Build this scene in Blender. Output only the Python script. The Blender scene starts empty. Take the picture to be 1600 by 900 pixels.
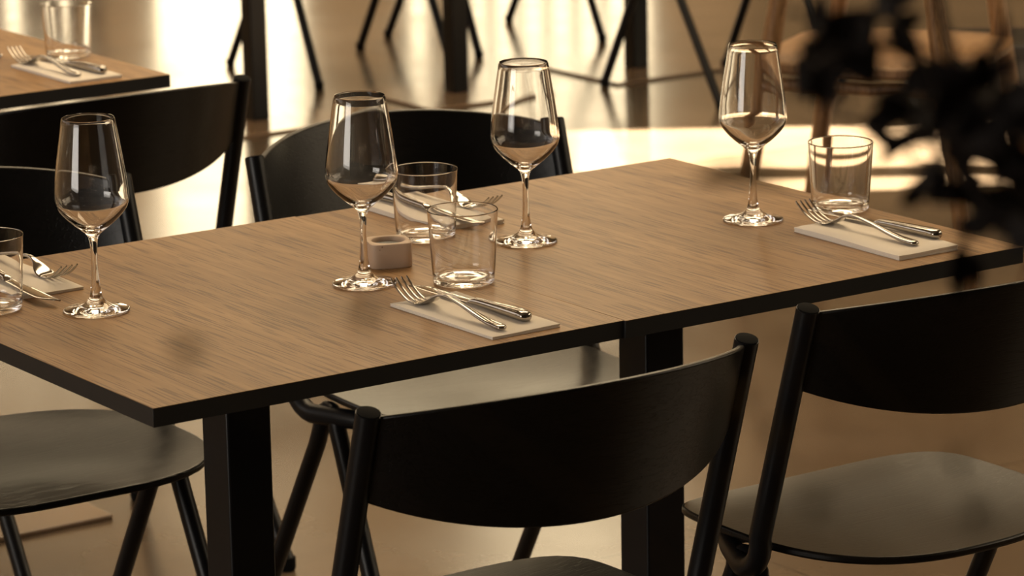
import bpy, bmesh, math, random
from mathutils import Vector, Matrix
C = bpy.context.scene
COL = C.collection
PI = math.pi

# ------------------------------------------------------------------ camera
CAM_Z, PITCH, ROLL, FPX = 1.6963, 0.233578507, 0.0183428353, 5480.365
cd = bpy.data.cameras.new('camera')
cam = bpy.data.objects.new('camera', cd)
COL.objects.link(cam)
cam.matrix_world = Matrix.Translation((0, 0, CAM_Z)) @ Matrix.Rotation(PI / 2 - PITCH, 4, 'X') @ Matrix.Rotation(-ROLL, 4, 'Z')
cd.sensor_width = 36
cd.lens = FPX / 1600 * 36
cd.clip_start = 0.05
cd.dof.use_dof = True
cd.dof.focus_distance = 4.0
cd.dof.aperture_fstop = 10.5
C.camera = cam

# ------------------------------------------------------------------ world, sun, window light, added fill
w = bpy.data.worlds.new('world')
C.world = w
w.use_nodes = True
bg = w.node_tree.nodes['Background']
bg.inputs[0].default_value = (1.0, 0.80, 0.50, 1)
bg.inputs[1].default_value = 5.6
C.view_settings.view_transform = 'Standard'
C.view_settings.look = 'None'
C.view_settings.gamma = 1
C.view_settings.exposure = 0.2
C.view_settings.use_curve_mapping = False
C.cycles.use_denoising = True
C.cycles.max_bounces = 16
C.cycles.transmission_bounces = 14
C.cycles.glossy_bounces = 8
C.cycles.diffuse_bounces = 4
C.cycles.transparent_max_bounces = 12
C.cycles.sample_clamp_indirect = 6.0
C.cycles.blur_glossy = 0.3


def area(name, loc, rot, sx, sy, energy, col, portal=False):
    l = bpy.data.lights.new(name, 'AREA')
    l.shape = 'RECTANGLE'
    l.size, l.size_y, l.energy, l.color = sx, sy, energy, col
    o = bpy.data.objects.new(name, l)
    COL.objects.link(o)
    o.location, o.rotation_euler = loc, rot
    if portal:
        l.cycles.is_portal = True
    return o


sl = bpy.data.lights.new('sun', 'SUN')
sl.energy, sl.color, sl.angle = 140.0, (1.0, 0.91, 0.74), math.radians(0.6)
so = bpy.data.objects.new('sun', sl)
COL.objects.link(so)
so.location = (9, 8.5, 6)
SUN_EL = math.radians(33)
so.rotation_euler = Vector((math.cos(SUN_EL), 0.0, math.sin(SUN_EL))).to_track_quat('Z', 'Y').to_euler()
# daylight from the side windows, plus added front and overhead fill lamps
area('window_light_left', (-4.9, 5.6, 2.2), (0, -PI / 2 + 0.25, 0), 2.2, 5.0, 36, (0.95, 0.93, 0.92))
area('window_light_front', (-4.6, 0.4, 1.9), (0, -PI / 2, math.radians(32)), 2.0, 3.2, 120, (1.0, 0.92, 0.82))  # added fill lamp for the camera-facing sides, not a window
area('ceiling_light', (0.3, 6.6, 4.2), (math.radians(-10), 0, 0), 3.2, 2.4, 180, (1.0, 0.76, 0.47))  # added fill from above, gives the tabletops diffuse light
area('ceiling_light', (0.0, 11.0, 4.2), (math.radians(14), 0, 0), 7.0, 2.0, 240, (1.0, 0.76, 0.47))  # added fill, brightens the back wall and far floor
area('window_light_right', (4.6, 5.2, 2.4), (0, PI / 2 - 0.35, 0), 1.8, 3.6, 60, (1.0, 0.80, 0.55))

# ------------------------------------------------------------------ the frame of the tables
YAW = 0.600082785
EX, EY, OX, OY = math.cos(YAW), math.sin(YAW), -0.372101982, 3.509724
TH = 0.74                                                            # height of every tabletop


def tw(x, y, z=0.0):
    return Vector((OX + EX * x - EY * y, OY + EY * x + EX * y, z))


def pix(u, v, Y):
    """point at depth Y (metres before the camera, level) seen along one direction of view"""
    x, y = (u - 800) / FPX, -(v - 450) / FPX
    cr, sr = math.cos(ROLL), math.sin(ROLL)
    X, Yc = x * cr + y * sr, -x * sr + y * cr
    c, s = math.cos(PITCH), math.sin(PITCH)
    d = Vector((X, c + Yc * s, -s + Yc * c))
    return Vector((0, 0, CAM_Z)) + d * (Y / d.y)


# ------------------------------------------------------------------ materials
def new_mat(name):
    m = bpy.data.materials.new(name)
    m.use_nodes = True
    return m, m.node_tree.nodes, m.node_tree.links, m.node_tree.nodes['Principled BSDF']


def plain(name, col, rough=0.5, metal=0.0, spec=0.5):
    m, n, l, b = new_mat(name)
    b.inputs['Base Color'].default_value = (*col, 1)
    b.inputs['Roughness'].default_value = rough
    b.inputs['Metallic'].default_value = metal
    b.inputs['Specular IOR Level'].default_value = spec
    tc = n.new('ShaderNodeTexCoord')
    nz = n.new('ShaderNodeTexNoise')
    nz.inputs['Scale'].default_value = 35
    mr = n.new('ShaderNodeMapRange')
    mr.inputs['To Min'].default_value = max(0.02, rough - 0.05)
    mr.inputs['To Max'].default_value = rough + 0.05
    l.new(tc.outputs['Object'], nz.inputs['Vector'])
    l.new(nz.outputs['Fac'], mr.inputs['Value'])
    l.new(mr.outputs['Result'], b.inputs['Roughness'])
    return m


def ramp(n, stops):
    r = n.new('ShaderNodeValToRGB')
    e = r.color_ramp.elements
    while len(e) < len(stops):
        e.new(0.5)
    for k, (p, c) in enumerate(stops):
        e[k].position = p
        e[k].color = (*c, 1)
    return r


def wood(name, dark, mid, light, rough, along=1, scale=1.0, bump=0.15, pore=0.46, spec=0.5):
    """grain runs along local axis `along`; rings, streaks and short pores"""
    m, n, l, b = new_mat(name)
    tc = n.new('ShaderNodeTexCoord')

    def mapped(sl, sw):
        mp = n.new('ShaderNodeMapping')
        s = [sw * scale] * 3
        s[along] = sl * scale
        mp.inputs['Scale'].default_value = s
        l.new(tc.outputs['Object'], mp.inputs['Vector'])
        return mp

    def noise(mp, sc, det, dist=0.0):
        t = n.new('ShaderNodeTexNoise')
        t.inputs['Scale'].default_value = sc
        t.inputs['Detail'].default_value = det
        t.inputs['Distortion'].default_value = dist
        l.new(mp.outputs['Vector'], t.inputs['Vector'])
        return t
    broad = noise(mapped(1.1, 7.0), 1.0, 3, 0.8)
    fine = noise(mapped(4.0, 90.0), 1.0, 4, 0.25)
    pores = noise(mapped(11.0, 400.0), 1.0, 1.5, 0.1)
    mix = n.new('ShaderNodeMix')
    mix.data_type = 'FLOAT'
    mix.inputs['Factor'].default_value = 0.5
    l.new(broad.outputs['Fac'], mix.inputs[2])
    l.new(fine.outputs['Fac'], mix.inputs[3])
    r = ramp(n, [(0.36, dark), (0.5, mid), (0.64, light)])
    l.new(mix.outputs[0], r.inputs['Fac'])
    pr = ramp(n, [(0.555, (1, 1, 1)), (0.60, (1 - pore, 1 - pore * 1.12, 1 - pore * 1.25))])
    # pores gather in bands
    band = noise(mapped(1.6, 36.0), 1.0, 2, 0.6)
    add = n.new('ShaderNodeMath')
    add.operation = 'MULTIPLY_ADD'
    add.inputs[1].default_value = 0.30
    l.new(band.outputs['Fac'], add.inputs[0])
    sub = n.new('ShaderNodeMath')
    sub.operation = 'SUBTRACT'
    sub.inputs[1].default_value = 0.15
    l.new(pores.outputs['Fac'], sub.inputs[0])
    l.new(sub.outputs[0], add.inputs[2])
    l.new(add.outputs[0], pr.inputs['Fac'])
    mul = n.new('ShaderNodeMix')
    mul.data_type = 'RGBA'
    mul.blend_type = 'MULTIPLY'
    mul.inputs['Factor'].default_value = 1.0
    l.new(r.outputs['Color'], mul.inputs[6])
    l.new(pr.outputs['Color'], mul.inputs[7])
    l.new(mul.outputs[2], b.inputs['Base Color'])
    b.inputs['Roughness'].default_value = rough
    b.inputs['Specular IOR Level'].default_value = spec
    bp = n.new('ShaderNodeBump')
    bp.inputs['Strength'].default_value = bump
    bp.inputs['Distance'].default_value = 0.0006
    l.new(pr.outputs['Color'], bp.inputs['Height'])
    l.new(bp.outputs['Normal'], b.inputs['Normal'])
    return m


def concrete(name, c1, c2, rough, joints=False):
    m, n, l, b = new_mat(name)
    tc = n.new('ShaderNodeTexCoord')
    a = n.new('ShaderNodeTexNoise')
    a.inputs['Scale'].default_value = 1.3
    a.inputs['Detail'].default_value = 8
    a.inputs['Roughness'].default_value = 0.62
    l.new(tc.outputs['Object'], a.inputs['Vector'])
    r = ramp(n, [(0.35, c1), (0.65, c2)])
    l.new(a.outputs['Fac'], r.inputs['Fac'])
    col = r.outputs['Color']
    if joints:
        mp = n.new('ShaderNodeMapping')
        mp.inputs['Rotation'].default_value = (0, 0, -YAW)
        mp.inputs['Location'].default_value = (0.31, 0.52, 0)
        l.new(tc.outputs['Object'], mp.inputs['Vector'])
        br = n.new('ShaderNodeTexBrick')
        br.offset = 0.0
        br.inputs['Scale'].default_value = 1.0
        br.inputs['Brick Width'].default_value = 1.2
        br.inputs['Row Height'].default_value = 1.2
        br.inputs['Mortar Size'].default_value = 0.0035
        br.inputs['Color1'].default_value = (1, 1, 1, 1)
        br.inputs['Color2'].default_value = (1, 1, 1, 1)
        br.inputs['Mortar'].default_value = (0.55, 0.52, 0.5, 1)
        l.new(mp.outputs['Vector'], br.inputs['Vector'])
        mx = n.new('ShaderNodeMix')
        mx.data_type = 'RGBA'
        mx.blend_type = 'MULTIPLY'
        mx.inputs['Factor'].default_value = 1
        l.new(col, mx.inputs[6])
        l.new(br.outputs['Color'], mx.inputs[7])
        col = mx.outputs[2]
    l.new(col, b.inputs['Base Color'])
    s = n.new('ShaderNodeTexNoise')
    s.inputs['Scale'].default_value = 3.5
    s.inputs['Detail'].default_value = 5
    l.new(tc.outputs['Object'], s.inputs['Vector'])
    mr = n.new('ShaderNodeMapRange')
    mr.inputs['To Min'].default_value = rough - 0.07
    mr.inputs['To Max'].default_value = rough + 0.07
    l.new(s.outputs['Fac'], mr.inputs['Value'])
    l.new(mr.outputs['Result'], b.inputs['Roughness'])
    return m


def glass_mat():
    m, n, l, b = new_mat('clear_glass')
    b.inputs['Base Color'].default_value = (1, 1, 1, 1)
    b.inputs['Roughness'].default_value = 0.0
    b.inputs['IOR'].default_value = 1.46
    b.inputs['Transmission Weight'].default_value = 1.0
    return m


M_floor = concrete('polished_concrete', (0.085, 0.058, 0.036), (0.135, 0.094, 0.060), 0.20, True)
M_wall = plain('warm_plaster', (0.72, 0.57, 0.40), 0.85)
M_wall_dark = plain('dark_panelling', (0.10, 0.075, 0.05), 0.7)
M_wall_right = plain('grey_brown_plaster', (0.30, 0.24, 0.165), 0.8)
M_ceil = plain('ceiling_paint', (0.30, 0.25, 0.19), 0.9)
M_oak = wood('oak_veneer', (0.235, 0.122, 0.045), (0.305, 0.168, 0.065), (0.375, 0.216, 0.092), 0.42, along=1, spec=0.25)
M_oak_chair = wood('oiled_oak', (0.17, 0.085, 0.033), (0.25, 0.135, 0.056), (0.31, 0.18, 0.08), 0.5, along=2)
M_edge = plain('black_edge_banding', (0.012, 0.011, 0.010), 0.55)
M_black = plain('black_powder_coat', (0.006, 0.006, 0.007), 0.36, spec=0.3)
M_veneer = wood('black_stained_veneer', (0.003, 0.003, 0.0025), (0.004, 0.0037, 0.0033), (0.006, 0.0055, 0.005), 0.31, along=0, bump=0.35, spec=0.36)
M_glass = glass_mat()
M_steel = plain('polished_steel', (0.40, 0.375, 0.34), 0.10, 1.0)
M_ceramic = plain('sandy_stoneware', (0.52, 0.38, 0.27), 0.55)
M_salt = plain('grey_salt', (0.20, 0.20, 0.19), 0.6)
M_plate = plain('brown_steel_plate', (0.20, 0.13, 0.08), 0.2)
M_rubber = plain('black_rubber', (0.006, 0.006, 0.006), 0.9, spec=0.15)
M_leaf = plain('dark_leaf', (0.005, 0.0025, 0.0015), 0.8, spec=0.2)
M_young = plain('young_leaf', (0.10, 0.062, 0.010), 0.6)
M_bark = plain('dark_bark', (0.010, 0.006, 0.004), 0.8, spec=0.2)
M_pot = plain('terracotta', (0.16, 0.07, 0.04), 0.8)
M_soil = plain('soil', (0.02, 0.014, 0.01), 0.95)
M_frame = plain('window_frame_paint', (0.02, 0.018, 0.016), 0.5)


def napkin_mat():
    m, n, l, b = new_mat('white_linen_paper')
    b.inputs['Base Color'].default_value = (0.84, 0.77, 0.67, 1)
    b.inputs['Roughness'].default_value = 0.9
    tc = n.new('ShaderNodeTexCoord')
    wv = n.new('ShaderNodeTexWave')
    wv.inputs['Scale'].default_value = 260
    wv.bands_direction = 'DIAGONAL'
    l.new(tc.outputs['Object'], wv.inputs['Vector'])
    bp = n.new('ShaderNodeBump')
    bp.inputs['Strength'].default_value = 0.25
    bp.inputs['Distance'].default_value = 0.0004
    l.new(wv.outputs['Fac'], bp.inputs['Height'])
    l.new(bp.outputs['Normal'], b.inputs['Normal'])
    return m


M_napkin = napkin_mat()

# speckles of the stoneware
n, l = M_ceramic.node_tree.nodes, M_ceramic.node_tree.links
vo = n.new('ShaderNodeTexVoronoi')
vo.inputs['Scale'].default_value = 70
tcn = n.new('ShaderNodeTexCoord')
l.new(tcn.outputs['Object'], vo.inputs['Vector'])
rp = ramp(n, [(0.06, (0.20, 0.11, 0.06)), (0.11, (0.52, 0.38, 0.27))])
l.new(vo.outputs['Distance'], rp.inputs['Fac'])
l.new(rp.outputs['Color'], n['Principled BSDF'].inputs['Base Color'])


# ------------------------------------------------------------------ mesh helpers
def obj(name, bm, mat, parent=None, angle=38, bevel=0.0, segs=2):
    bmesh.ops.recalc_face_normals(bm, faces=bm.faces)
    for f in bm.faces:
        f.smooth = True
    lim = math.radians(angle)
    for e in bm.edges:
        if len(e.link_faces) == 2:
            if e.calc_face_angle(0) > lim:
                e.smooth = False
    me = bpy.data.meshes.new(name)
    bm.to_mesh(me)
    bm.free()
    for m in (mat if isinstance(mat, (list, tuple)) else [mat]):
        me.materials.append(m)
    o = bpy.data.objects.new(name, me)
    COL.objects.link(o)
    if parent:
        o.parent = parent
    if bevel:
        md = o.modifiers.new('bevel', 'BEVEL')
        md.width, md.segments, md.limit_method = bevel, segs, 'ANGLE'
        md.harden_normals = False
    return o


def tag(o, label, cat, group=None):
    o['label'], o['category'] = label, cat
    if group:
        o['group'] = group
    return o


def thing(name, label, cat, loc=(0, 0, 0), rz=0.0, group=None):
    o = bpy.data.objects.new(name, None)
    o.empty_display_size = 0.05
    COL.objects.link(o)
    o.location, o.rotation_euler = loc, (0, 0, rz)
    return tag(o, label, cat, group)


def dup(root, loc, rz, label, group=None):
    def cp(o, par):
        c = o.copy()
        COL.objects.link(c)
        c.parent = par
        for ch in o.children:
            cp(ch, c)
        return c
    r = cp(root, None)
    r.location, r.rotation_euler = loc, (0, 0, rz)
    r['label'] = label
    if group:
        r['group'] = group
    return r


def struct(name, bm, mat):
    o = obj(name, bm, mat)
    o['kind'] = 'structure'
    return o


def box(bm, x0, x1, y0, y1, z0, z1):
    v = [bm.verts.new((x, y, z)) for z in (z0, z1) for y in (y0, y1) for x in (x0, x1)]
    for q in ((0, 1, 3, 2), (4, 6, 7, 5), (0, 4, 5, 1), (2, 3, 7, 6), (0, 2, 6, 4), (1, 5, 7, 3)):
        bm.faces.new([v[i] for i in q])


def smooth_path(pts, n=8):
    """Catmull-Rom through pts"""
    p = [Vector(q) for q in pts]
    p = [p[0] * 2 - p[1]] + p + [p[-1] * 2 - p[-2]]
    out = []
    for i in range(1, len(p) - 2):
        for k in range(n):
            t = k / n
            a, b, c, d = p[i - 1], p[i], p[i + 1], p[i + 2]
            out.append(0.5 * ((2 * b) + (c - a) * t + (2 * a - 5 * b + 4 * c - d) * t * t + (3 * b - a - 3 * c + d) * t ** 3))
    out.append(p[-2])
    return out


def tube(bm, path, rad, seg=14, cap_round=False):
    P = [Vector(p) for p in path]
    R = rad if isinstance(rad, (list, tuple)) else [rad] * len(P)
    if cap_round:
        for end in (0, -1):
            d = (P[0] - P[1]).normalized() if end == 0 else (P[-1] - P[-2]).normalized()
            r = R[end]
            base = P[end]
            ex = [(base + d * r * math.sin(a), max(r * math.cos(a), r * 0.08)) for a in (0.5, 1.0, 1.35, PI / 2)]
            if end == 0:
                P = [e[0] for e in reversed(ex)] + P
                R = [e[1] for e in reversed(ex)] + list(R)
            else:
                P = P + [e[0] for e in ex]
                R = list(R) + [e[1] for e in ex]
    rings = []
    up = None
    for i, p in enumerate(P):
        t = (P[min(i + 1, len(P) - 1)] - P[max(i - 1, 0)]).normalized()
        if up is None:
            up = Vector((0, 0, 1)) if abs(t.z) < 0.9 else Vector((1, 0, 0))
        a = t.cross(up).normalized()
        up = a.cross(t).normalized()
        rings.append([bm.verts.new(p + (a * math.cos(q) + up * math.sin(q)) * R[i]) for q in [2 * PI * k / seg for k in range(seg)]])
    for r0, r1 in zip(rings, rings[1:]):
        for k in range(seg):
            bm.faces.new((r0[k], r0[(k + 1) % seg], r1[(k + 1) % seg], r1[k]))
    bm.faces.new(list(reversed(rings[0])))
    bm.faces.new(rings[-1])


def lathe(bm, prof, seg=64):
    rings = []
    for r, z in prof:
        if r < 1e-6:
            rings.append([bm.verts.new((0, 0, z))])
        else:
            rings.append([bm.verts.new((r * math.cos(2 * PI * k / seg), r * math.sin(2 * PI * k / seg), z)) for k in range(seg)])
    for a, b in zip(rings, rings[1:]):
        for k in range(seg):
            k2 = (k + 1) % seg
            if len(a) == 1 and len(b) > 1:
                bm.faces.new((a[0], b[k2], b[k]))
            elif len(b) == 1 and len(a) > 1:
                bm.faces.new((a[k], a[k2], b[0]))
            elif len(a) > 1:
                bm.faces.new((a[k], a[k2], b[k2], b[k]))


def loft(bm, secs, seg=16, power=2.0):
    """secs: (centre, side vector, thickness vector); closed super-ellipse sections"""
    rings = []
    for c, s, t in secs:
        c, s, t = Vector(c), Vector(s), Vector(t)
        ring = []
        for k in range(seg):
            a = 2 * PI * k / seg
            ca, sa = math.cos(a), math.sin(a)
            ring.append(bm.verts.new(c + s * math.copysign(abs(ca) ** (2 / power), ca) + t * math.copysign(abs(sa) ** (2 / power), sa)))
        rings.append(ring)
    for r0, r1 in zip(rings, rings[1:]):
        for k in range(seg):
            bm.faces.new((r0[k], r0[(k + 1) % seg], r1[(k + 1) % seg], r1[k]))
    bm.faces.new(list(reversed(rings[0])))
    bm.faces.new(rings[-1])


def spline(prof, n=6):
    pts = smooth_path([(r, 0, z) for r, z in prof], n)
    return [(max(p.x, 0.0), p.z) for p in pts]


# ------------------------------------------------------------------ the room
WY, CZ = 14.0, 4.3
bm = bmesh.new()
box(bm, -5.2, 5.0, -3.2, 14.2, -0.12, 0.0)
struct('floor', bm, M_floor)
bm = bmesh.new()
box(bm, -5.2, 5.0, -3.2, 14.2, CZ, CZ + 0.15)
struct('ceiling', bm, M_ceil)


def wall_along_x(name, y0, y1, x0, x1, holes, mat):
    bm = bmesh.new()
    xs = x0
    for a, b, z0, z1 in holes:
        if a > xs:
            box(bm, xs, a, y0, y1, 0, CZ)
        if z0 > 0:
            box(bm, a, b, y0, y1, 0, z0)
        if z1 < CZ:
            box(bm, a, b, y0, y1, z1, CZ)
        xs = b
    box(bm, xs, x1, y0, y1, 0, CZ)
    return struct(name, bm, mat)


def wall_along_y(name, x0, x1, y0, y1, holes, mat):
    bm = bmesh.new()
    ys = y0
    for a, b, z0, z1 in holes:
        box(bm, x0, x1, ys, a, 0, CZ)
        if z0 > 0:
            box(bm, x0, x1, a, b, 0, z0)
        if z1 < CZ:
            box(bm, x0, x1, a, b, z1, CZ)
        ys = b
    box(bm, x0, x1, ys, y1, 0, CZ)
    return struct(name, bm, mat)


BACK = [(-3.4, -1.62, 0.0, 2.3), (-1.46, -0.79, 0.0, 2.3), (-0.43, -0.29, 0.0, 2.3), (-0.18, 0.62, 0.0, 3.9)]
wall_along_x('wall_back', WY, WY + 0.2, -5.2, 0.95, BACK, M_wall)
wall_along_x('wall_backright', WY, WY + 0.2, 0.95, 5.0, [], M_wall_right)  # unseen right part, toned darker to dim its reflection in the floor
wall_along_x('wall_front', -3.2, -3.0, -5.2, 5.0, [], M_wall_dark)
wall_along_y('wall_left', -5.2, -5.0, -3.0, WY, [], M_wall)
SUNGAP = [(8.06, 8.20, 0.0, 3.15), (8.33, 8.86, 0.0, 3.15)]
wall_along_y('wall_right', 4.8, 5.0, -3.0, WY, SUNGAP, M_wall_dark)
for k, (a, b, z0, z1) in enumerate(BACK):
    bm = bmesh.new()
    box(bm, a, a + 0.04, WY + 0.06, WY + 0.12, z0, z1)
    box(bm, b - 0.04, b, WY + 0.06, WY + 0.12, z0, z1)
    box(bm, a, b, WY + 0.06, WY + 0.12, z1 - 0.05, z1)
    if k == 0:  # unseen window, added with broad bars to part-brighten the left floor reflection
        for q in range(0, 9):
            xq = a + 0.1 + q * 0.2
            box(bm, xq - 0.072, xq + 0.072, WY + 0.06, WY + 0.12, 0, z1)
    if k == 3:
        box(bm, a, b, WY + 0.05, WY + 0.14, 2.05, 2.65)
        for q in range(1, 7):  # bars added to dim the lower pane's reflection
            xq = a + (b - a) * q / 7
            box(bm, xq - 0.024, xq + 0.024, WY + 0.06, WY + 0.12, 0, 2.05)
    o = struct('window_%d' % (k + 1), bm, M_frame)
    area('window_portal', ((a + b) / 2, WY + 0.16, (z0 + z1) / 2), (-PI / 2, 0, 0), b - a, z1 - z0, 1, (1, 1, 1), True)


# ------------------------------------------------------------------ tables
def make_table(name, label, loc, col=0.06, plate=(0.40, 0.58), top=M_oak):
    """origin: floor under the middle of the top, long sides along local y"""
    t = thing(name, label, 'table', loc, YAW, 'square pedestal tables')
    hx, hy = 0.3029, 0.3585
    bm = bmesh.new()
    box(bm, -hx, hx, -hy, hy, TH - 0.021, TH)
    for f in bm.faces:
        f.material_index = 0 if f.calc_center_median().z > TH - 0.001 else 1
    obj('tabletop', bm, [top, M_edge], t, bevel=0.0004, segs=1)
    bm = bmesh.new()
    h = col / 2
    box(bm, -h, h, -h, h, 0.008, TH - 0.027)
    obj('pedestal_column', bm, M_black, t, bevel=0.003)
    bm = bmesh.new()
    px, py = plate[0] / 2, plate[1] / 2
    box(bm, -px, px, -py, py, 0.0, 0.008)
    obj('base_plate', bm, M_plate, t, bevel=0.002)
    bm = bmesh.new()
    box(bm, -0.15, 0.15, -0.15, 0.15, TH - 0.027, TH - 0.021)
    obj('mounting_plate', bm, M_black, t)
    return t


make_table('dining_table', 'oak-topped table with the leftmost wine glass and the salt block, its corner towards us', tw(0.3008, 0.3595))
make_table('dining_table', 'oak-topped table joined on the right, carrying the farthest wine glass and tumbler', tw(0.9068, 0.3560))
make_table('dining_table', 'oak-topped table behind the black chairs at upper left, tumbler near its corner', tw(0.704, 2.128))
for x, lab in ((2.90, 'distant table whose black column stands behind the upper left chair back'),
               (3.53, 'distant table whose black column rises between two wine glasses'),
               (4.14, 'distant table whose black column stands left of the farthest wine glass')):
    make_table('dining_table', lab, tw(x, 4.75), 0.05, (0.40, 0.36))


# ------------------------------------------------------------------ black chairs
def make_chair(label, cat='chair', group='black chairs with curved backs'):
    """faces local +y; origin on the floor under the foot of the back posts"""
    t = thing('dining_chair', label, cat, group=group)
    LEAN, ZT, ZB = 0.30, 0.762, 0.44
    HW = 0.2415

    def yl(z):
        return -(z - ZB) * LEAN
    # seat: dished plywood with a rounded outline
    bm = bmesh.new()
    nr, na, th = 10, 72, 0.010
    top, bot = [], []

    def outline(a):
        ca, sa = math.cos(a), math.sin(a)
        p = 4.2 if sa > 0 else 2.5
        k = (abs(ca) ** p + abs(sa) ** p) ** (-1 / p)
        wx = 0.215 if sa > 0 else 0.215 - 0.012 * abs(sa)
        return wx * ca * k, 0.050 + (0.195 if sa > 0 else 0.185) * sa * k

    def zs(x, y, r):
        z = 0.452 - 0.010 * (1 - (r ** 2)) + 0.010 * max(0.0, (abs(x) / 0.2) ** 3) * 0.4
        if y > 0.14:
            z -= 0.9 * (y - 0.14) ** 2
        return z
    for lay, dz in ((top, 0), (bot, -th)):
        for i in range(nr + 1):
            r = i / nr
            ring = []
            for k in range(na):
                x, y = outline(2 * PI * k / na)
                x, y = x * r, 0.05 + (y - 0.05) * r
                ring.append(bm.verts.new((x, y, zs(x, y, r) + dz)) if i else None)
            lay.append(ring)
        c = bm.verts.new((0, 0.05, zs(0, 0.05, 0) + dz))
        for k in range(na):
            bm.faces.new((c, lay[1][k], lay[1][(k + 1) % na]))
        for i in range(1, nr):
            for k in range(na):
                k2 = (k + 1) % na
                bm.faces.new((lay[i][k], lay[i][k2], lay[i + 1][k2], lay[i + 1][k]))
    for k in range(na):
        k2 = (k + 1) % na
        bm.faces.new((top[nr][k], bot[nr][k], bot[nr][k2], top[nr][k2]))
    obj('seat', bm, M_veneer, t, bevel=0.003)
    # backrest shell between the posts
    bm = bmesh.new()
    nu, nv = 40, 12
    SAG = 0.11
    R = (HW * HW + SAG * SAG) / (2 * SAG)
    amax = math.asin(HW / R)
    lay = []
    for side in (0, 1):
        g = []
        for i in range(nu + 1):
            a = amax * (-1 + 2 * i / nu) * 0.985
            u = a / amax
            rr = R - side * 0.009
            zt = ZT - 0.006 + 0.026 * (1 - u * u)
            hh = 0.092 + 0.069 * (1 - abs(u) ** 2.0)
            col = []
            for j in range(nv + 1):
                z = zt - hh * j / nv
                x = rr * math.sin(a)
                y = yl(z) + (R - SAG) - rr * math.cos(a)
                col.append(bm.verts.new((x, y, z)))
            g.append(col)
        lay.append(g)
        for i in range(nu):
            for j in range(nv):
                bm.faces.new((g[i][j], g[i + 1][j], g[i + 1][j + 1], g[i][j + 1]))
    A, B = lay
    for i in range(nu):
        bm.faces.new((A[i][0], A[i + 1][0], B[i + 1][0], B[i][0]))
        bm.faces.new((A[i][nv], A[i + 1][nv], B[i + 1][nv], B[i][nv]))
    for j in range(nv):
        bm.faces.new((A[0][j], A[0][j + 1], B[0][j + 1], B[0][j]))
        bm.faces.new((A[nu][j], A[nu][j + 1], B[nu][j + 1], B[nu][j]))
    obj('backrest', bm, M_veneer, t, bevel=0.003, segs=3)
    for s in (-1, 1):
        # post that leans back, and turns forward under the seat
        bm = bmesh.new()
        pts = [(s * HW, yl(ZT), ZT), (s * HW, yl(0.60), 0.60), (s * HW, yl(0.475), 0.475)]
        cx = s * HW
        for k in range(1, 7):
            a = k / 6 * (PI / 2)
            pts.append((cx - s * 0.010 * (k / 6), yl(0.475) + 0.045 * (1 - math.cos(a)), 0.475 - 0.049 * math.sin(a)))
        pts.append((s * 0.198, 0.10, 0.4265))
        pts.append((s * 0.172, 0.14, 0.4265))
        tube(bm, pts, 0.0135, 16)
        post = obj('back_post', bm, M_black, t)
        bm = bmesh.new()
        d = Vector((0, -LEAN, 1)).normalized()
        e = Vector((s * HW, yl(ZT), ZT))
        tube(bm, [e - d * 0.001, e + d * 0.0012, e + d * 0.0022], [0.0128, 0.0126, 0.0105], 16)
        obj('end_cap', bm, M_rubber, post)
        # legs: one tube bent into a narrow loop at the top
        bm = bmesh.new()
        yc, r, zc = 0.050, 0.022, 0.410
        pf, pr_ = (s * 0.220, yc + 0.215, 0.012), (s * 0.220, yc - 0.270, 0.012)
        xa = s * 0.2130
        pts = [pr_, (xa, yc - r - 0.018, zc - 0.035)]
        for k in range(0, 11):
            a = PI - PI * k / 10
            pts.append((xa, yc + r * math.cos(a), zc + r * math.sin(a)))
        pts += [(xa, yc + r + 0.016, zc - 0.035), pf]
        tube(bm, pts, 0.0124, 14)
        lg = obj('leg_loop', bm, M_black, t)
        for p in (pf, pr_):
            bm = bmesh.new()
            tube(bm, [(p[0], p[1], 0.0), (p[0], p[1], 0.006), (p[0], p[1], 0.022)], [0.0115, 0.0135, 0.0135], 14)
            obj('foot', bm, M_rubber, lg)
    bm = bmesh.new()
    box(bm, -0.178, 0.178, 0.128, 0.150, 0.414, 0.438)
    obj('seat_rail', bm, M_black, t, bevel=0.004)
    return t


def rz(deg):
    return YAW + math.radians(deg)


ch = make_chair('black chair with its curved back to us, pushed in under the joint of the table')
ch.location, ch.rotation_euler = tw(0.3635, -0.125), (0, 0, rz(0))
dup(ch, tw(0.985, -0.060), rz(0), 'black chair whose wide brown-lit seat shows, at lower right behind dark leaves')
dup(ch, tw(0.940, 0.880), rz(180 - 4), 'black chair across the table with pale shining seat, curved back behind two wine glasses')
dup(ch, tw(0.262, 0.905), rz(180), 'black chair across the table behind the leftmost wine glass, round seat at lower left')
dup(ch, tw(0.772, 1.648), rz(0), 'black chair with its wide back to us, pulled up to the table at upper left')
dup(ch, tw(3.50, 5.323), rz(180), 'distant black chair, thin legs between the two left table columns')
dup(ch, tw(4.125, 5.46), rz(180), 'distant black chair, legs showing above the middle wine glass')
dup(ch, tw(4.145, 4.335), rz(3), 'distant black chair, legs crossing before the column left of the farthest wine glass')


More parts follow.
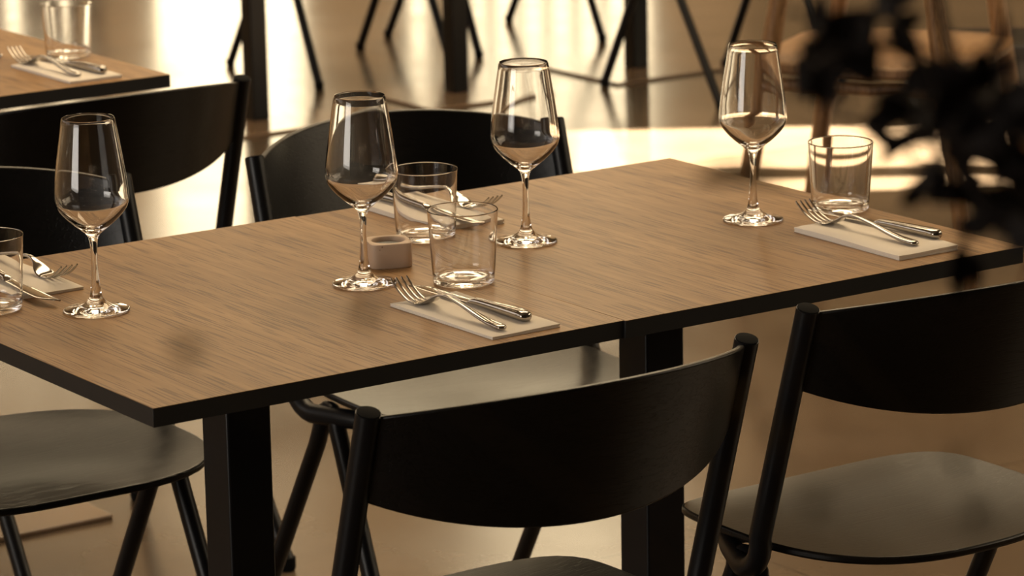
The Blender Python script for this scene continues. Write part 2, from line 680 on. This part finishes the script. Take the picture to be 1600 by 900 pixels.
# ------------------------------------------------------------------ glasses
def make_wine_glass(label):
    outer = [(0.0, 0.0), (0.030, 0.0), (0.0372, 0.0004), (0.0384, 0.0016), (0.0372, 0.0030), (0.027, 0.0050), (0.0165, 0.0085), (0.0092, 0.0145),
             (0.0060, 0.024), (0.0046, 0.040), (0.0040, 0.058), (0.0041, 0.074), (0.0050, 0.084), (0.0075, 0.0905), (0.014, 0.0965), (0.025, 0.1055),
             (0.0345, 0.1150), (0.0405, 0.1235), (0.0428, 0.1310), (0.0430, 0.1390), (0.0416, 0.153), (0.0388, 0.174), (0.0350, 0.199), (0.0308, 0.2255)]
    inner = [(0.0304, 0.2263), (0.0298, 0.2255), (0.0338, 0.199), (0.0376, 0.174), (0.0404, 0.153), (0.0417, 0.139), (0.0415, 0.1312), (0.0392, 0.1248),
             (0.0330, 0.1170), (0.0235, 0.1085), (0.012, 0.1005), (0.005, 0.0965), (0.0, 0.0955)]
    prof = spline(outer, 4) + spline(inner, 4)
    bm = bmesh.new()
    lathe(bm, prof, 80)
    o = obj('wine_glass', bm, M_glass, angle=75)
    return tag(o, label, 'wine glass', 'wine glasses on the oak tables')


wg = make_wine_glass('empty wine glass standing leftmost on the long oak table, black chair back behind')
GZ = TH + 0.0003
wg.location = tw(0.154, 0.417, GZ)
for x, y, lab in ((0.469, 0.336, 'empty wine glass beside the small stoneware salt block'),
                  (0.749, 0.402, 'empty wine glass standing alone beyond the two middle tumblers'),
                  (1.046, 0.323, 'farthest empty wine glass, left of the tumbler near the table end')):
    dup(wg, tw(x, y, GZ), 0.7 * x, lab)
dup(wg, tw(0.842, 2.120, GZ), 0.3, 'wine glass cut off by the frame on the table at upper left')


def make_tumbler(label):
    bm = bmesh.new()
    prof = [(0.0, 0.0012), (0.030, 0.0012), (0.0335, 0.0), (0.0355, 0.0008), (0.0366, 0.0035), (0.0374, 0.012), (0.0421, 0.0872), (0.0421, 0.0882), (0.0415, 0.0888),
            (0.0408, 0.0882), (0.0408, 0.0872), (0.0361, 0.014), (0.0352, 0.0085), (0.0328, 0.0064), (0.026, 0.0056), (0.0, 0.0052)]
    lathe(bm, prof, 80)
    o = obj('tumbler', bm, M_glass, angle=75)
    return tag(o, label, 'tumbler', 'clear tumblers on the oak tables')


tb = make_tumbler('clear tumbler nearest us, behind the napkin with fork and knife')
tb.location = tw(0.568, 0.272, GZ)
for x, y, lab in ((0.665, 0.503, 'clear tumbler behind the salt block, in front of the far napkin'),
                  (1.176, 0.306, 'clear tumbler near the right end of the table, against the sunlit floor'),
                  (0.062, 0.505, 'clear tumbler cut off by the left frame edge on the long table'),
                  (0.964, 2.035, 'clear tumbler on the table at upper left')):
    dup(tb, tw(x, y, GZ), 0.0, lab)

# ------------------------------------------------------------------ napkins, forks, knives
NW, NL, NT = 0.093, 0.205, 0.0055


def make_napkin(label):
    """origin: middle; local y runs along the cutlery"""
    bm = bmesh.new()
    nx, ny = 16, 34
    rnd = random.Random(5)
    ph = [rnd.uniform(0, 6) for _ in range(4)]

    def h(u, v):
        e = min(1 - abs(u), (1 - abs(v)) * 2.0)
        puff = 1 - 0.35 * math.exp(-e * 9)
        return NT * puff + 0.0006 * math.sin(3.1 * v + ph[0]) * math.cos(2.2 * u + ph[1])
    for layer in range(3):
        ins = 0.0008 * (layer % 2)
        g = []
        for i in range(nx + 1):
            row = []
            for j in range(ny + 1):
                u, v = -1 + 2 * i / nx, -1 + 2 * j / ny
                k = (layer + 1) / 3
                row.append(bm.verts.new((u * (NW / 2 - ins), v * (NL / 2 - ins), h(u, v) * k - (0.00012 if layer < 2 else 0))))
            g.append(row)
        for i in range(nx):
            for j in range(ny):
                bm.faces.new((g[i][j], g[i + 1][j], g[i + 1][j + 1], g[i][j + 1]))
        loop = [g[i][0] for i in range(nx + 1)] + [g[nx][j] for j in range(1, ny + 1)] + [g[i][ny] for i in range(nx - 1, -1, -1)] + [g[0][j] for j in range(ny - 1, 0, -1)]
        low = [bm.verts.new((v.co.x * 0.998, v.co.y * 0.999, max(0.0, v.co.z - NT / 3 * 0.86) if layer else 0.0)) for v in loop]
        for k in range(len(loop)):
            k2 = (k + 1) % len(loop)
            bm.faces.new((loop[k], low[k], low[k2], loop[k2]))
        bm.faces.new(low)
    o = obj('napkin', bm, M_napkin, angle=50)
    return tag(o, label, 'napkin', 'folded white napkins')


def make_fork(label):
    """origin: under the handle end; tines towards local +y, curving up"""
    bm = bmesh.new()
    # centre line (y, z, half width, half thickness)
    prof = [(0.000, 0.0030, 0.0012, 0.0010), (0.0012, 0.0031, 0.0042, 0.0022), (0.004, 0.0033, 0.0062, 0.0030), (0.012, 0.0038, 0.0072, 0.0030), (0.030, 0.0052, 0.0066, 0.0026), (0.055, 0.0090, 0.0050, 0.0022),
            (0.085, 0.0150, 0.0036, 0.0019), (0.110, 0.0185, 0.0030, 0.0018), (0.125, 0.0178, 0.0034, 0.0017), (0.135, 0.0140, 0.0058, 0.0015),
            (0.143, 0.0090, 0.0098, 0.0013), (0.151, 0.0050, 0.0120, 0.0012), (0.160, 0.0028, 0.0128, 0.0011), (0.168, 0.0026, 0.0129, 0.0010)]
    pts = smooth_path([(p[2], p[0], p[1]) for p in prof], 4)
    ths = smooth_path([(p[3], p[0], 0) for p in prof], 4)
    secs = []
    for i, p in enumerate(pts):
        a, b = pts[max(i - 1, 0)], pts[min(i + 1, len(pts) - 1)]
        tn = Vector((0, b.y - a.y, b.z - a.z)).normalized()
        nn = Vector((0, -tn.z, tn.y))
        secs.append((Vector((0, p.y, p.z)), Vector((max(p.x, 0.0008), 0, 0)), nn * max(ths[i].x, 0.0006)))
    loft(bm, secs, 18, 2.6)
    for k in range(4):
        x0 = -0.0106 + 0.00707 * k
        tp = [(x0, 0.164, 0.0026, 0.0021), (x0, 0.174, 0.0032, 0.0019), (x0 * 1.02, 0.186, 0.0066, 0.0016), (x0 * 1.03, 0.198, 0.0125, 0.0014), (x0 * 1.03, 0.208, 0.0195, 0.0012), (x0 * 1.03, 0.2125, 0.0232, 0.0006)]
        path = smooth_path([(q[0], q[1], q[2]) for q in tp], 4)
        ws = smooth_path([(q[3], 0, 0) for q in tp], 4)
        secs = []
        for i, p in enumerate(path):
            a, b = path[max(i - 1, 0)], path[min(i + 1, len(path) - 1)]
            tn = (b - a).normalized()
            nn = Vector((0, -tn.z, tn.y))
            secs.append((p, Vector((max(ws[i].x, 0.0005), 0, 0)), nn * 0.0010))
        loft(bm, secs, 10, 3.0)
    o = obj('fork', bm, M_steel, angle=60)
    return tag(o, label, 'fork', 'steel forks on napkins')


def make_knife(label):
    t = thing('table_knife', label, 'knife', group='steel knives on napkins')
    bm = bmesh.new()
    hp = [(0.000, 0.0064, 0.0030, 0.0030), (0.002, 0.0064, 0.0068, 0.0052), (0.006, 0.0066, 0.0086, 0.0062), (0.016, 0.0068, 0.0092, 0.0064), (0.045, 0.0066, 0.0082, 0.0058), (0.080, 0.0060, 0.0064, 0.0050),
          (0.100, 0.0056, 0.0060, 0.0046), (0.106, 0.0052, 0.0066, 0.0040), (0.110, 0.0046, 0.0070, 0.0026), (0.1115, 0.0044, 0.0070, 0.0012)]
    pts = smooth_path([(p[2], p[0], p[1]) for p in hp], 4)
    ths = smooth_path([(p[3], 0, 0) for p in hp], 4)
    loft(bm, [((0, p.y, p.z), (p.x, 0, 0), (0, 0, max(q.x, 0.0006))) for p, q in zip(pts, ths)], 20, 2.3)
    obj('handle', bm, M_steel, t, angle=60)
    bm = bmesh.new()
    bp_ = []
    for k in range(26):
        s = k / 25
        y = 0.108 + 0.119 * s
        w0 = -0.0070 - 0.0035 * min(1, s * 3)                       # cutting edge
        w1 = 0.0068 + 0.0010 * s
        if s > 0.72:                                                  # rounded tip
            q = (s - 0.72) / 0.28
            w1 = w1 - (w1 - w0) * 0.92 * q ** 2.4
        bp_.append(((w0 + w1) / 2, y, (w1 - w0) / 2))
    loft(bm, [((x, y, 0.0040 - 0.0012 * k / 25), (hw, 0, 0), (0, 0, 0.0010)) for k, (x, y, hw) in enumerate(bp_)], 16, 1.6)
    obj('blade', bm, M_steel, t, angle=60)
    return t


def place(o, x, y, z, deg):
    o.location, o.rotation_euler = tw(x, y, z), (0, 0, rz(deg))
    return o


n0 = place(make_napkin('folded white napkin nearest us, at the near table edge before the middle tumbler'), 0.481, 0.122, TH, 1.0)
f0 = place(make_fork('steel fork, tines up, on the napkin at the near table edge'), 0.458, 0.028, TH + NT - 0.0004, 0.5)
k0 = place(make_knife('steel knife beside the fork on the napkin at the near table edge'), 0.5005, 0.042, TH + NT - 0.0004, 0.5)
SETS = [((0.743, 0.612, 180), (0.774, 0.742, 184.5), (0.722, 0.701, 183), 1.6, 'napkin behind the two middle tumblers'),
        ((1.089, 0.135, -1), (1.083, 0.050, 1.5), (1.1265, 0.058, 3), 1.7, 'napkin near the right end of the table'),
        ((0.148, 0.628, 180), (0.172, 0.750, 183), (0.129, 0.690, 178), 1.0, 'napkin at the left frame edge'),
        ((0.887, 1.897, 0), (0.866, 1.812, 2), (0.908, 1.806, 3), 1.2, 'napkin on the table at upper left')]
for (a, b, c, k, lab) in SETS:
    dup(n0, tw(a[0], a[1], TH), rz(a[2]), 'folded white ' + lab).scale.z = k
    dup(f0, tw(b[0], b[1], TH + NT * k - 0.0004), rz(b[2]), 'steel fork, tines up, on the ' + lab)
    dup(k0, tw(c[0], c[1], TH + NT * k - 0.0004), rz(c[2]), 'steel knife lying on the ' + lab)

# ------------------------------------------------------------------ salt block
sb = thing('salt_cellar', 'small square stoneware salt block with a round hollow, beside a wine glass', 'salt cellar', tw(0.549, 0.408, TH), YAW + math.radians(-21))
bm = bmesh.new()
seg = 64
HB, SW = 0.0305, 0.0262


def sq(a, half, p):
    ca, sa = math.cos(a), math.sin(a)
    k = (abs(ca) ** p + abs(sa) ** p) ** (-1 / p)
    return half * ca * k, half * sa * k


rings = []
for z, half, p in ((0.0, SW - 0.0012, 6), (0.0015, SW, 6), (HB - 0.002, SW, 6), (HB - 0.0005, SW - 0.0005, 6), (HB, SW - 0.0018, 6)):
    rings.append([bm.verts.new((*sq(2 * PI * k / seg, half, p), z)) for k in range(seg)])
for z, r in ((HB, 0.0212), (HB - 0.0008, 0.0202), (HB - 0.003, 0.0198), (HB - 0.014, 0.0194)):
    rings.append([bm.verts.new((r * math.cos(2 * PI * k / seg), r * math.sin(2 * PI * k / seg), z)) for k in range(seg)])
for a, b in zip(rings, rings[1:]):
    for k in range(seg):
        bm.faces.new((a[k], a[(k + 1) % seg], b[(k + 1) % seg], b[k]))
bm.faces.new(list(reversed(rings[0])))
bm.faces.new(rings[-1])
obj('body', bm, M_ceramic, sb, angle=50)
bm = bmesh.new()
lathe(bm, [(0, HB - 0.0135), (0.0192, HB - 0.0135), (0.0196, HB - 0.0060), (0.015, HB - 0.0056), (0.008, HB - 0.0052), (0.0, HB - 0.0054)], 48)
o = obj('salt_filling', bm, M_salt, sb)
o['label'] = 'grey salt'

# ------------------------------------------------------------------ oak armchair in the background
def make_oak_chair():
    a = math.radians(32)
    t = thing('armchair', 'oak armchair with a flat wooden seat, blurred behind the dark leaves', 'chair', tw(3.165, 2.535), YAW + a)
    # local x runs from C to D, local y from C to A
    hx, hy = 0.225, 0.215
    bm = bmesh.new()
    na = 64
    lay = []
    for z, k in ((0.425, 0.97), (0.432, 1.0), (0.447, 1.0), (0.451, 0.985)):
        ring = []
        for i in range(na):
            ang = 2 * PI * i / na
            x, y = sq(ang, 1.0, 5)
            ring.append(bm.verts.new((x * hx * 1.12 * k, y * hy * 1.10 * k, z)))
        lay.append(ring)
    for r0, r1 in zip(lay, lay[1:]):
        for i in range(na):
            bm.faces.new((r0[i], r0[(i + 1) % na], r1[(i + 1) % na], r1[i]))
    bm.faces.new(list(reversed(lay[0])))
    bm.faces.new(lay[-1])
    obj('seat', bm, M_oak_chair, t)
    for sx in (-1, 1):
        for sy in (-1, 1):
            bm = bmesh.new()
            foot = Vector((sx * (hx + 0.020), sy * (hy + 0.045), 0.0))
            top = Vector((sx * (hx - 0.012), sy * (hy - 0.060), 0.66))
            tube(bm, [foot, foot.lerp(top, 0.3), foot.lerp(top, 0.65), top], [0.015, 0.020, 0.022, 0.018], 14)
            obj('leg', bm, M_oak_chair, t)
    for sx in (-1, 1):
        bm = bmesh.new()
        loft(bm, [((sx * (hx - 0.012), y, 0.665 + 0.01 * (1 - (y / 0.24) ** 2)), (0.024, 0, 0), (0, 0, 0.012)) for y in [-0.25 + 0.05 * k for k in range(11)]], 16, 3)
        obj('armrest', bm, M_oak_chair, t)
        bm = bmesh.new()
        tube(bm, [(sx * hx, -hy + 0.01, 0.40), (sx * hx, hy - 0.01, 0.40)], 0.014, 12)
        obj('seat_rail', bm, M_oak_chair, t)
    bm = bmesh.new()
    sec = []
    for k in range(21):
        u = -1 + 2 * k / 20
        sec.append(((hx + 0.03 - 0.05 * u * u, u * 0.25, 0.74), (0.009, 0, 0), (0.02, 0, 0.085 * (1 - 0.3 * u ** 4))))
    loft(bm, sec, 16, 4)
    obj('backrest', bm, M_oak_chair, t)
    for sy in (-1, 1):
        bm = bmesh.new()
        tube(bm, [(hx - 0.012, sy * (hy - 0.06), 0.655), (hx + 0.010, sy * (hy - 0.07), 0.70), (hx + 0.022, sy * (hy - 0.075), 0.78)], 0.012, 12)
        obj('back_upright', bm, M_oak_chair, t)
    return t


make_oak_chair()

# ------------------------------------------------------------------ low bench in the background
bench = thing('bench', 'low black bench on the floor behind the oak armchair, at the right edge', 'bench', (2.0, 9.07, 0.0))
bm = bmesh.new()
box(bm, -0.98, 0.98, -0.15, 0.15, 0.15, 0.19)
obj('bench_top', bm, M_black, bench, bevel=0.006)
bm = bmesh.new()
box(bm, -0.94, 0.94, -0.135, 0.135, 0.0, 0.15)
obj('plinth', bm, M_edge, bench, bevel=0.003)

# ------------------------------------------------------------------ plant close to the camera
PY = 1.38
plant = thing('potted_plant', 'dark-leaved potted plant close to us, blurred branches over the right side', 'plant', (0.42, PY, 0.0))
bm = bmesh.new()
lathe(bm, [(0, 0), (0.12, 0), (0.13, 0.01), (0.155, 0.26), (0.165, 0.27), (0.165, 0.30), (0.152, 0.30), (0.146, 0.27), (0.0, 0.27)], 48)
obj('pot', bm, M_pot, plant, angle=30)
bm = bmesh.new()
lathe(bm, [(0, 0.268), (0.145, 0.268), (0.14, 0.275), (0.07, 0.282), (0, 0.284)], 32)
obj('soil', bm, M_soil, plant)
ORG = Vector((0.42, PY, 0.0))
STEMS = [
    [(1700, 560), (1600, 380), (1530, 300), (1478, 200), (1437, 96), (1384, 5), (1350, -80)],
    [(1760, 430), (1640, 290), (1560, 215), (1500, 120), (1470, 20), (1460, -60)],
    [(1437, 96), (1380, 70), (1310, 82), (1245, 70)],
    [(1600, 380), (1545, 352), (1500, 385), (1482, 440)],
    [(1478, 200), (1430, 222), (1380, 205), (1335, 190)],
    [(1560, 215), (1500, 235), (1440, 262)],
    [(1640, 290), (1580, 330), (1530, 345)],
]
rnd = random.Random(11)
stem_bm, leaf_bm = bmesh.new(), bmesh.new()
stem_pts = []
for si, st in enumerate(STEMS):
    off = rnd.uniform(-0.06, 0.06) if si in (0, 1) else 0.0
    pts = [pix(u, v, PY + off * 0) - ORG for u, v in st]
    if si < 2:
        pts = [Vector((0.02 * (si * 2 - 1), 0, 0.27)), Vector((0.03 * (si * 2 - 1), 0.01, 0.75))] + pts
    path = smooth_path(pts, 8)
    nP = len(path)
    r0, r1 = (0.0055, 0.0016) if si < 2 else (0.0022, 0.0010)
    tube(stem_bm, path, [r0 + (r1 - r0) * i / (nP - 1) for i in range(nP)], 8)
    stem_pts += path[(16 if si < 2 else 0):]


def leaf(bm, p, d, side, ln, wd):
    nn = d.cross(side).normalized()
    side = nn.cross(d).normalized()
    n = 7
    L, Rr, Mi = [], [], []
    for k in range(n + 1):
        t = k / n
        ww = wd * math.sin(PI * min(1, t ** 0.8)) ** 0.8 * (1 - 0.25 * t) if 0 < k < n else 0.0
        c = p + d * ln * t + nn * (0.16 * ln * math.sin(t * PI))
        Mi.append(bm.verts.new(c))
        if 0 < k < n:
            L.append(bm.verts.new(c + side * ww + nn * ww * 0.3))
            Rr.append(bm.verts.new(c - side * ww + nn * ww * 0.3))
    for S in (L, Rr):
        bm.faces.new((Mi[0], S[0], Mi[1]))
        for k in range(n - 2):
            bm.faces.new((Mi[k + 1], S[k], S[k + 1], Mi[k + 2]))
        bm.faces.new((Mi[n - 1], S[n - 2], Mi[n]))


CL = [(1285, 75, 12, 26), (1320, 95, 9, 20), (1262, 108, 2, 8), (1372, 12, 3, 16), (1395, 30, 3, 16), (1372, 140, 2, 6), (1345, 195, 2, 8), (1420, 170, 5, 20), (1500, 160, 14, 36), (1565, 150, 13, 34),
      (1455, 205, 5, 18), (1470, 232, 5, 18), (1432, 260, 2, 6), (1500, 215, 5, 22), (1560, 225, 5, 24), (1590, 190, 6, 24), (1530, 300, 3, 14), (1575, 325, 4, 18), (1545, 345, 3, 14), (1465, 110, 3, 12), (1590, 285, 4, 20)]
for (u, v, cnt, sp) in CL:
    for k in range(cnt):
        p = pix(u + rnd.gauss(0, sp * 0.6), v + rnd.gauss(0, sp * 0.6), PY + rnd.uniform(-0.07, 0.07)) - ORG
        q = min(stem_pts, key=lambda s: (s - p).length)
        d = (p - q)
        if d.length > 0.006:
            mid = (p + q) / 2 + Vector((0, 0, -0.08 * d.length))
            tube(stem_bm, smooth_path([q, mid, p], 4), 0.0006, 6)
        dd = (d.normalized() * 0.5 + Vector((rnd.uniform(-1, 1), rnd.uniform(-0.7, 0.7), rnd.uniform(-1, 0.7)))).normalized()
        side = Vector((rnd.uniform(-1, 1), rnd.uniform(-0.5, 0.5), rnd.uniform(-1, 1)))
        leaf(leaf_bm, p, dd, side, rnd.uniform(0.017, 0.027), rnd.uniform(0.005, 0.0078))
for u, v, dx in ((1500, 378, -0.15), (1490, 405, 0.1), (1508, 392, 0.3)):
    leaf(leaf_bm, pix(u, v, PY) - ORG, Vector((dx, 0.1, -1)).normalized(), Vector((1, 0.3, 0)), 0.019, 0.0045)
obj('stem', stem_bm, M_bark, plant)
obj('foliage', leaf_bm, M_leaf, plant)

# a few young leaves on hair-thin shoots reaching towards us
shoot_bm = bmesh.new()
for (u, v, Y, ln, wd, dv) in ((270, 555, 0.78, 0.0060, 0.0021, (1, 0, 0.3)), (560, 512, 0.80, 0.0060, 0.0018, (0.6, 0, 1)), (1205, 690, 0.78, 0.0050, 0.0018, (0.2, 0, 1)), (1255, 800, 0.76, 0.0055, 0.0020, (1, 0, 0.2)),
                              (1520, 832, 0.78, 0.0060, 0.0022, (0.3, 0, 1)), (1142, 640, 0.80, 0.0052, 0.0020, (0.8, 0, 0.5)), (930, 572, 0.80, 0.0042, 0.0015, (1, 0, 0.1)), (1490, 735, 0.84, 0.0050, 0.0018, (0.5, 0, 0.8)),
                              (1215, 560, 0.82, 0.0040, 0.0014, (0.4, 0, 0.8)), (1085, 276, 1.0, 0.0240, 0.0026, (1, 0, -0.12))):
    p = pix(u, v, Y) - ORG
    q = Vector((0.03, 0.0, 0.78))
    mid = (p + q) / 2 + Vector((0.04, 0, 0.03))
    tube(stem_bm2 := bmesh.new(), smooth_path([q, mid, p], 10), 0.00016, 5)
    me_tmp = bpy.data.meshes.new('tmp')
    stem_bm2.to_mesh(me_tmp)
    stem_bm2.free()
    shoot_bm.from_mesh(me_tmp)
    bpy.data.meshes.remove(me_tmp)
    leaf(shoot_bm, p, Vector(dv).normalized(), Vector((dv[2], 0.2, -dv[0])), ln * 1.25, wd * 1.35)
o = obj('young_shoots', shoot_bm, M_young, plant)
o['label'] = 'olive yellow young leaves'
